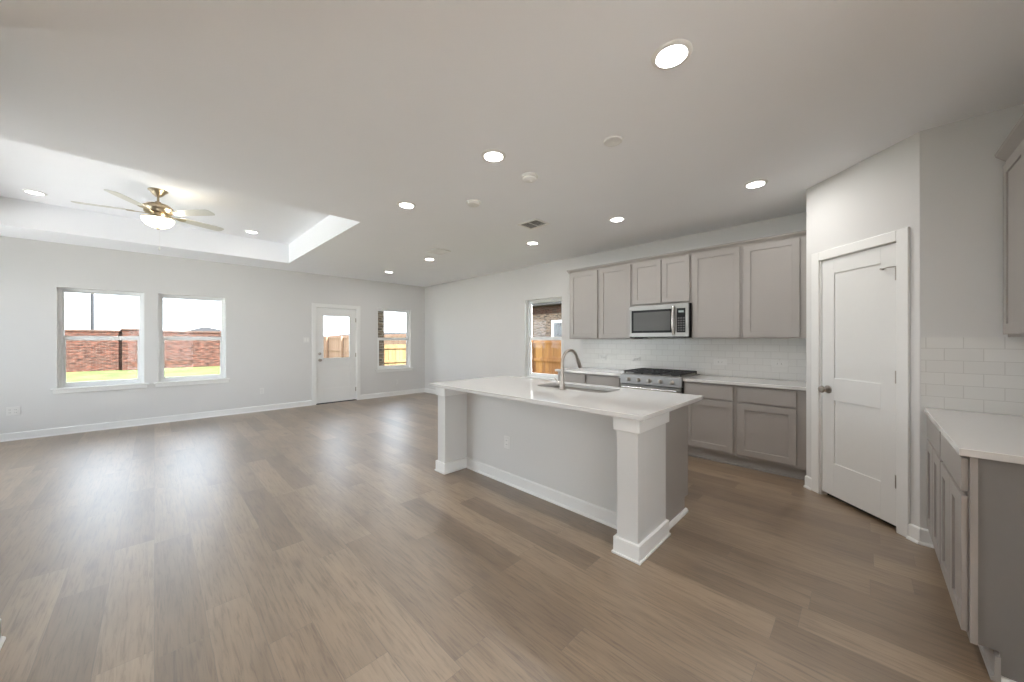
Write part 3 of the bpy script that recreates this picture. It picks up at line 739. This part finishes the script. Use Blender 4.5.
MB().box(MW-0.141, MW-0.034, 0.004, 0.030, 0.061, MH-0.061).build('control_panel', M['black'], mw)
MB().box(MW-0.118, MW-0.058, 0.0025, 0.005, MH-0.115, MH-0.090).build('clock_display', M['disp'], mw)
kp = MB()
for r_ in range(6):
    for c_ in range(3): kp.box(MW-0.128+c_*0.030, MW-0.128+c_*0.030+0.022, 0.0028, 0.005, 0.080+r_*0.030, 0.080+r_*0.030+0.018)
kp.build('keypad', M['slot'], mw)
MB().box(0.0, MW, 0.002, 0.034, 0.0, 0.011).build('vent_strip', M['black'], mw)

# ------------------------------------------------------------------ outlets and switches
def plate(label, loc, rz, w_=0.072, h_=0.116, kind='outlet', gang=1, horizontal=False):
    """local: y=0 is the wall face, -y toward the room"""
    nm = 'wall_outlet' if kind == 'outlet' else 'light_switch'
    r = thing(nm, label, 'outlet' if kind == 'outlet' else 'switch', loc, rz)
    MB().box(-w_/2, w_/2, -0.006, -0.0005, -h_/2, h_/2, 0.002).build('cover_plate', M['plate'], r)
    for g in range(gang):
        c0 = (g-(gang-1)/2)*(0.046)
        if kind == 'switch':
            MB().box(c0-0.016, c0+0.016, -0.009, -0.005, -0.033, 0.033, 0.002).build('rocker', M['plastic'], r)
        else:
            for sgn in (-1, 1):
                if horizontal: cx_, cz_, hw, hh = c0+sgn*0.019, 0, 0.013, 0.016
                else: cx_, cz_, hw, hh = c0, sgn*0.019, 0.016, 0.013
                rc = MB().box(cx_-hw, cx_+hw, -0.008, -0.005, cz_-hh, cz_+hh, 0.003).build('receptacle', M['plate'], r)
                for q_ in (-1, 1):
                    if horizontal: b3 = MB().box(cx_-0.005, cx_+0.005, -0.0085, -0.0078, q_*0.006-0.0012, q_*0.006+0.0012)
                    else: b3 = MB().box(cx_+q_*0.006-0.0012, cx_+q_*0.006+0.0012, -0.0085, -0.0078, cz_-0.005, cz_+0.005)
                    b3.build('socket_slot', M['slot'], rc)
    return r
plate('white outlet low on the window wall at the far left', (-1.345, D, 0.395), 0, 0.116, 0.116, gang=2)
plate('white outlet low on the wall between second window and back door', (1.44, D, 0.385), 0)
plate('white switch plate on the wall left of the back door', (2.205, D, 1.36), 0, 0.116, 0.116, 'switch', 2)
plate('white outlet low on the wall under the window right of the door', (4.19, D, 0.33), 0)
plate('white outlet on the knee wall of the island', (PXi, 2.41, 0.385), RK)
KT = K-0.0085
plate('white outlet in the tile left of the range', (KT, 2.38, 1.075), RK, 0.116, 0.072, horizontal=True)
plate('white outlet in the tile under the cabinet nearest the kitchen window', (KT, 2.93, 1.08), RK, 0.116, 0.072, horizontal=True)
plate('white outlet in the tile right of the range', (KT, 1.285, 1.08), RK, 0.150, 0.075, horizontal=True)
plate('white outlet in the tile nearest the pantry wall', (KT, 0.69, 1.085), RK, 0.150, 0.075, horizontal=True)

# ------------------------------------------------------------------ ceiling fixtures
def downlight(label, x, y, z, group, power=1.0):
    r = thing('recessed_downlight', label, 'ceiling light', (x, y, z), 0, group)
    MB().lathe([(0.066, -0.004), (0.070, -0.009), (0.086, -0.007), (0.093, -0.0005), (0.066, -0.0005)], seg=40).build('trim_ring', M['plastic'], r, smooth=True)
    MB().lathe([(0, -0.0045), (0.067, -0.0045), (0.067, -0.001), (0, -0.001)], seg=40).build('lens', M['lens'], r)
    l = bpy.data.lights.new('downlight_lamp', 'AREA'); l.shape = 'DISK'; l.size = 0.13; l.energy = LAMP_W*power; l.color = (1.0, 0.98, 0.95)
    lo = bpy.data.objects.new('downlight_lamp', l); C.objects.link(lo); lo.parent = r; lo.location = (0, 0, -0.006)
    return r
GK = 'recessed downlights in the kitchen ceiling'
downlight('largest looking recessed downlight, above the near end of the island', 1.775, 0.672, H, GK)
downlight('recessed downlight above the middle of the island', 1.801, 1.991, H, GK)
downlight('recessed downlight above the far end of the island', 1.824, 3.345, H, GK)
downlight('recessed downlight in front of the wall cabinet nearest the pantry', 3.764, 0.696, H, GK)
downlight('recessed downlight in front of the microwave', 3.740, 2.025, H, GK)
downlight('recessed downlight beside the kitchen window, past the large vent', 3.802, 3.374, H, GK)
downlight('recessed downlight next to the small far vent', 3.310, 5.284, H, GK)
downlight('recessed downlight in front of the back door', 3.352, 6.878, H, GK)
GT = 'recessed downlights in the tray ceiling'
downlight('recessed downlight at the left of the ceiling fan', -0.985, 6.90, TZ, GT, 0.07)
downlight('recessed downlight at the right of the ceiling fan', 1.095, 6.95, TZ, GT, 0.07)
for x, y in ((-0.9, 0.9), (-0.9, -1.6), (0.6, -1.6)):  # unseen lamps added behind the camera to brighten the room
    downlight('added downlight in the unseen ceiling behind the viewpoint', x, y, H, 'recessed downlights in the dining area')

def disc(name, label, cat, x, y, prof):
    r = thing(name, label, cat, (x, y, H))
    MB().lathe(prof, seg=40).build('cover', M['plastic'], r, smooth=True); return r
bc = disc('ceiling_cover_plate', 'flat round white cover plate on the kitchen ceiling', 'ceiling cover', 2.245, 1.247,
     [(0.058, -0.0005), (0.066, -0.004), (0.062, -0.012), (0.050, -0.014), (0.046, -0.012), (0, -0.013)])
MB().lathe([(0.0, -0.0165), (0.004, -0.0165), (0.006, -0.0125)], (0, 0, 0), 12).build('screw', M['plastic'], bc)
sd = [(0.070, -0.0005), (0.071, -0.012), (0.060, -0.014), (0.060, -0.030), (0.050, -0.038), (0, -0.040)]
s1 = disc('smoke_detector', 'round white smoke detector nearest the flat cover plate', 'smoke detector', 2.235, 2.017, sd)
MB().lathe([(0.0, -0.044), (0.010, -0.043), (0.012, -0.0395)], (0.02, 0, 0), 16).build('test_button', M['plastic'], s1)
s2 = disc('smoke_detector', 'round white smoke detector farther from the flat cover plate', 'smoke detector', 2.258, 2.795, sd)
MB().lathe([(0.0, -0.044), (0.010, -0.043), (0.012, -0.0395)], (0.02, 0, 0), 16).build('test_button', M['plastic'], s2)

def vent(label, x, y, rz=0.0, tilt=-0.5):
    r = thing('ceiling_vent', label, 'air vent', (x, y, H), rz)
    a, b_ = 0.150, 0.125
    f = MB()
    f.box(-a, a, -b_, -b_+0.026, -0.010, -0.0005, 0.002).box(-a, a, b_-0.026, b_, -0.010, -0.0005, 0.002)
    f.box(-a, -a+0.026, -b_+0.026, b_-0.026, -0.010, -0.0005, 0.002).box(a-0.026, a, -b_+0.026, b_-0.026, -0.010, -0.0005, 0.002)
    f.build('vent_frame', M['plastic'], r)
    MB().box(-a+0.02, a-0.02, -b_+0.02, b_-0.02, -0.003, -0.0007).build('duct_opening', M['ventd'], r)
    s_ = MB()
    for k in range(9):
        yy = -b_+0.036+k*0.0222
        bx_ = bmesh.new(); bmesh.ops.create_cube(bx_, size=1.0)
        bmesh.ops.transform(bx_, matrix=Matrix.Translation((0, yy, -0.007)) @ Matrix.Rotation(tilt, 4, 'X') @ Matrix.Diagonal((2*a-0.052, 0.010, 0.0012, 1)), verts=bx_.verts[:])
        s_._add(bx_)
    s_.box(-0.004, 0.004, -b_+0.026, b_-0.026, -0.009, -0.005)
    s_.build('louvers', M['plastic'], r)
    return r
vent('square white ceiling vent with louvers, nearer to the microwave', 3.188, 2.815, PI/2)
vent('small looking white ceiling vent farther toward the back door', 3.13, 4.73, PI/2, 0.6)

# ------------------------------------------------------------------ ceiling fan
fn = thing('ceiling_fan', 'five blade ceiling fan with lit glass bowl hanging in the tray ceiling', 'ceiling fan', (0.03, 5.80, TZ))
MB().lathe([(0, -0.0005), (0.085, -0.0005), (0.087, -0.008), (0.070, -0.020), (0.045, -0.055), (0.022, -0.075), (0, -0.075)]).build('canopy', M['brass'], fn, smooth=True)
MB().cyl((0, 0, -0.07), (0, 0, -0.15), 0.011).lathe([(0.011, -0.125), (0.026, -0.135), (0.028, -0.155), (0, -0.156)]).build('downrod', M['brass'], fn, smooth=True)
MB().lathe([(0, -0.150), (0.050, -0.152), (0.095, -0.165), (0.130, -0.195), (0.134, -0.222), (0.120, -0.238), (0.118, -0.262), (0.090, -0.275), (0, -0.276)], seg=48).build('motor_housing', M['brass'], fn, smooth=True)
MB().lathe([(0, -0.274), (0.070, -0.274), (0.070, -0.305), (0.138, -0.322), (0.143, -0.327), (0.143, -0.334), (0, -0.332)], seg=48).build('light_fitter', M['brass'], fn, smooth=True)
prof = [(0.140, -0.332)] + [(0.140*math.cos(t*PI/2/10), -0.330-0.105*math.sin(t*PI/2/10)) for t in range(1, 10)] + [(0, -0.435)]
MB().lathe(prof, seg=48).build('glass_bowl', M['bowl'], fn, smooth=True)
l_ = bpy.data.lights.new('bowl_lamp', 'POINT'); l_.energy = 2.0; l_.shadow_soft_size = 0.04; l_.color = (1, 0.9, 0.72)
lo_ = bpy.data.objects.new('bowl_lamp', l_); C.objects.link(lo_); lo_.parent = fn; lo_.location = (0.16, -0.10, -0.30)
MB().lathe([(0, -0.431), (0.016, -0.433), (0.018, -0.441), (0.008, -0.452), (0, -0.454)], seg=20).build('finial', M['brass'], fn, smooth=True)
MB().cyl((0.012, 0, -0.44), (0.012, 0, -0.655), 0.0012, seg=6).lathe([(0, -0.690), (0.008, -0.682), (0.009, -0.668), (0.003, -0.655), (0, -0.655)], (0.012, 0, 0), 12).build('pull_chain', M['plastic'], fn)
zb = -0.272
for ang in (167, 239, 311, 23, 95):
    a_ = math.radians(ang); mt = Matrix.Rotation(a_, 4, 'Z') @ Matrix.Rotation(math.radians(-9), 4, 'X')
    bb = bmesh.new(); out = []
    prof_ = [(0.20, 0.045), (0.26, 0.056), (0.40, 0.064), (0.56, 0.067), (0.63, 0.063), (0.652, 0.050), (0.66, 0.025)]
    poly = [(x, y_) for x, y_ in prof_] + [(x, -y_) for x, y_ in reversed(prof_)]
    lo_ = [bb.verts.new((x, y_, 0.0)) for x, y_ in poly]; hi_ = [bb.verts.new((x, y_, 0.006)) for x, y_ in poly]
    bb.faces.new(lo_[::-1]); bb.faces.new(hi_)
    for i in range(len(poly)): bb.faces.new((lo_[i], lo_[(i+1) % len(poly)], hi_[(i+1) % len(poly)], hi_[i]))
    bmesh.ops.recalc_face_normals(bb, faces=bb.faces[:])
    m_b = MB(); m_b._add(bb, Matrix.Translation((0, 0, zb)) @ mt)
    bl = m_b.build('fan_blade', M['blade'], fn)
    iron = MB()
    ib = bmesh.new()
    pi_ = [(0.09, 0.016), (0.15, 0.012), (0.18, 0.020), (0.215, 0.040), (0.25, 0.036), (0.26, 0.015)]
    pl = [(x, y_) for x, y_ in pi_] + [(x, -y_) for x, y_ in reversed(pi_)]
    lo_ = [ib.verts.new((x, y_, -0.006)) for x, y_ in pl]; hi_ = [ib.verts.new((x, y_, -0.0005)) for x, y_ in pl]
    ib.faces.new(lo_[::-1]); ib.faces.new(hi_)
    for i in range(len(pl)): ib.faces.new((lo_[i], lo_[(i+1) % len(pl)], hi_[(i+1) % len(pl)], hi_[i]))
    bmesh.ops.recalc_face_normals(ib, faces=ib.faces[:])
    iron._add(ib, Matrix.Translation((0, 0, zb)) @ mt)
    iron.build('blade_bracket', M['brass'], bl)

# ------------------------------------------------------------------ outdoors
GZ = -0.15
struct('ground', MB().box(-45, 60, -20, 75, GZ-0.2, GZ), M['grass'], 'sunlit lawn outside the windows')
struct('bounce_patio', MB().box(XL-T-9, XL-T-0.01, -12, D+3, GZ, GZ+0.06).box(XL-T, K, -12, YR-T-0.01, GZ, GZ+0.06), M['concrete'], 'added pale concrete slab bouncing sunlight through the unseen glass doors')  # unseen pale ground added to throw sunlight up onto the ceiling
# brick fence wall behind the lawn
bf = thing('brick_fence', 'long red brick wall at the far side of the lawn', 'fence', (-1.3, 26.7, GZ))
FZ = 1.87-GZ
def loc_(mb, o, name, m, parent=None, **kw):
    bmesh.ops.translate(mb.bm, vec=-Vector(o.location), verts=mb.bm.verts[:]); return mb.build(name, m, parent or o, **kw)
loc_(MB().box(-12, 7.3, 26.70, 26.92, GZ, 1.78), bf, 'brick_panel', M['brick'])
loc_(MB().box(-12, 7.3, 26.66, 26.96, 1.78, 1.87), bf, 'coping', M['soldier'])
for x in (-5.6, -0.80, 4.2):
    p = loc_(MB().box(x-0.33, x+0.33, 26.32, 27.05, GZ, 1.86), bf, 'brick_pier', M['brick'])
    loc_(MB().box(x-0.38, x+0.38, 26.27, 27.10, 1.86, 1.94), bf, 'pier_cap', M['soldier'], p)
# dark pole behind the brick wall
o = MB().cyl((-2.47, 31, GZ), (-2.47, 31, 9.0), 0.075, 0.055, seg=16).cyl((-2.47, 31, GZ), (-2.47, 31, GZ+0.5), 0.14, 0.10, seg=16).build('light_pole', M['pole'], origin=(-2.47, 31, GZ), smooth=True)
tag(o, 'tall dark pole rising behind the brick wall', 'pole')
# house roof far behind the brick wall
fh = thing('distant_house', 'distant house with a low grey hip roof behind the brick wall', 'house', (3.7, 56, GZ))
loc_(MB().box(2.3, 6.9, 56, 64, GZ, 2.2), fh, 'house_wall', M['brick2'])
def hip(mb, x0, x1, y0, y1, z0, z1, rin):
    b = bmesh.new()
    v = [b.verts.new(p) for p in ((x0, y0, z0), (x1, y0, z0), (x1, y1, z0), (x0, y1, z0), (x0+rin, (y0+y1)/2, z1), (x1-rin, (y0+y1)/2, z1))]
    for f_ in ((0, 1, 5, 4), (1, 2, 5), (2, 3, 4, 5), (3, 0, 4), (3, 2, 1, 0)): b.faces.new([v[i] for i in f_])
    bmesh.ops.recalc_face_normals(b, faces=b.faces[:]); mb._add(b); return mb
loc_(hip(MB(), 1.7, 7.5, 55.4, 64.6, 2.15, 3.05, 2.7), fh, 'roof', M['shingle'])
fh2 = thing('distant_house', 'low distant grey roof just showing above the pale side fence', 'house', (26, 48, GZ))
loc_(MB().box(17, 34, 48, 56, GZ, 1.8), fh2, 'house_wall', M['brick'])
loc_(hip(MB(), 16.4, 34.6, 47.4, 56.6, 1.75, 2.55, 5.2), fh2, 'roof', M['shingle'])

def wood_fence(label, axis, p, a0, a1, z1, mname, face, step=0.145):
    """vertical board fence; boards toward `face`, rails and posts on that same side"""
    o = thing('wood_fence', label, 'fence', ((p if axis == 'X' else (a0+a1)/2), ((a0+a1)/2 if axis == 'X' else p), GZ))
    m_ = MB(); n = int((a1-a0)/step)
    def bx(mb, u0, u1, d0, d1, z0_, z1_):
        if axis == 'X': mb.box(p+d0, p+d1, u0, u1, z0_, z1_)
        else: mb.box(u0, u1, p+d0, p+d1, z0_, z1_)
    for k in range(n):
        bx(m_, a0+k*step, a0+k*step+step-0.006, 0, 0.018, GZ, z1-0.02*((k*7) % 3)*0.2)
    loc_(m_, o, 'board_panel', M[mname])
    H_ = z1-GZ
    for zz in (GZ+0.30, GZ+H_*0.5, z1-0.16):
        q = MB(); bx(q, a0, a1, face*0.0 + (-0.04 if face < 0 else 0.018), (0.0 if face < 0 else 0.058), zz, zz+0.09); loc_(q, o, 'rail', M[mname])
    k = a0+0.6
    while k < a1:
        q = MB(); bx(q, k, k+0.09, (-0.13 if face < 0 else 0.058), (-0.04 if face < 0 else 0.148), GZ, z1-0.05); loc_(q, o, 'post', M[mname]); k += 2.4
    return o
wood_fence('orange cedar fence outside the kitchen window', 'X', 9.5, 3.0, 12.4, 1.40, 'cedar', -1)
wood_fence('yellow board fence facing the window beside the door', 'Y', 12.55, 4.95, 7.3, 1.20, 'pine', -1)
wood_fence('pale board fence along the side of the lawn', 'X', 7.4, 12.75, 26.4, 1.62, 'pinkpine', -1)
# porch column and roof outside the back door
pc = thing('porch', 'brown brick porch column outside the window beside the door', 'porch', (4.16, 9.3, GZ))
loc_(MB().box(3.92, 4.31, 9.10, 9.50, GZ, 2.62), pc, 'brick_column', M['brick2'])
loc_(MB().box(1.5, 4.5, D+T+0.002, 9.6, 2.62, 2.80), pc, 'porch_roof', M['soffit'])
# neighbouring house outside the kitchen window
nh = thing('neighbour_house', 'brown brick house behind the cedar fence outside the kitchen window', 'house', (12.2, 6, GZ))
NX = 12.0
loc_(MB().wall('X', NX, NX+0.3, 2.0, 14.0, GZ, 2.49, [(7.6, 9.55, 0.9, 2.2)]), nh, 'brick_wall', M['brick2'])
loc_(MB().box(NX-0.02, NX+0.3, 2.0, 14.0, 2.49, 2.83), nh, 'brick_frieze', M['soldier'])
loc_(MB().box(NX-0.5, NX+6, 1.5, 14.5, 2.83, 3.05), nh, 'roof_eave', M['soffit'])
wf = loc_(MB().wall('X', NX-0.03, NX+0.08, 7.6, 9.55, 0.9, 2.2, [(7.71, 9.44, 1.01, 2.09)]), nh, 'window', M['vinyl'])
loc_(MB().box(NX+0.02, NX+0.04, 7.7, 9.45, 1.0, 2.1), nh, 'pane', M['bglass'])
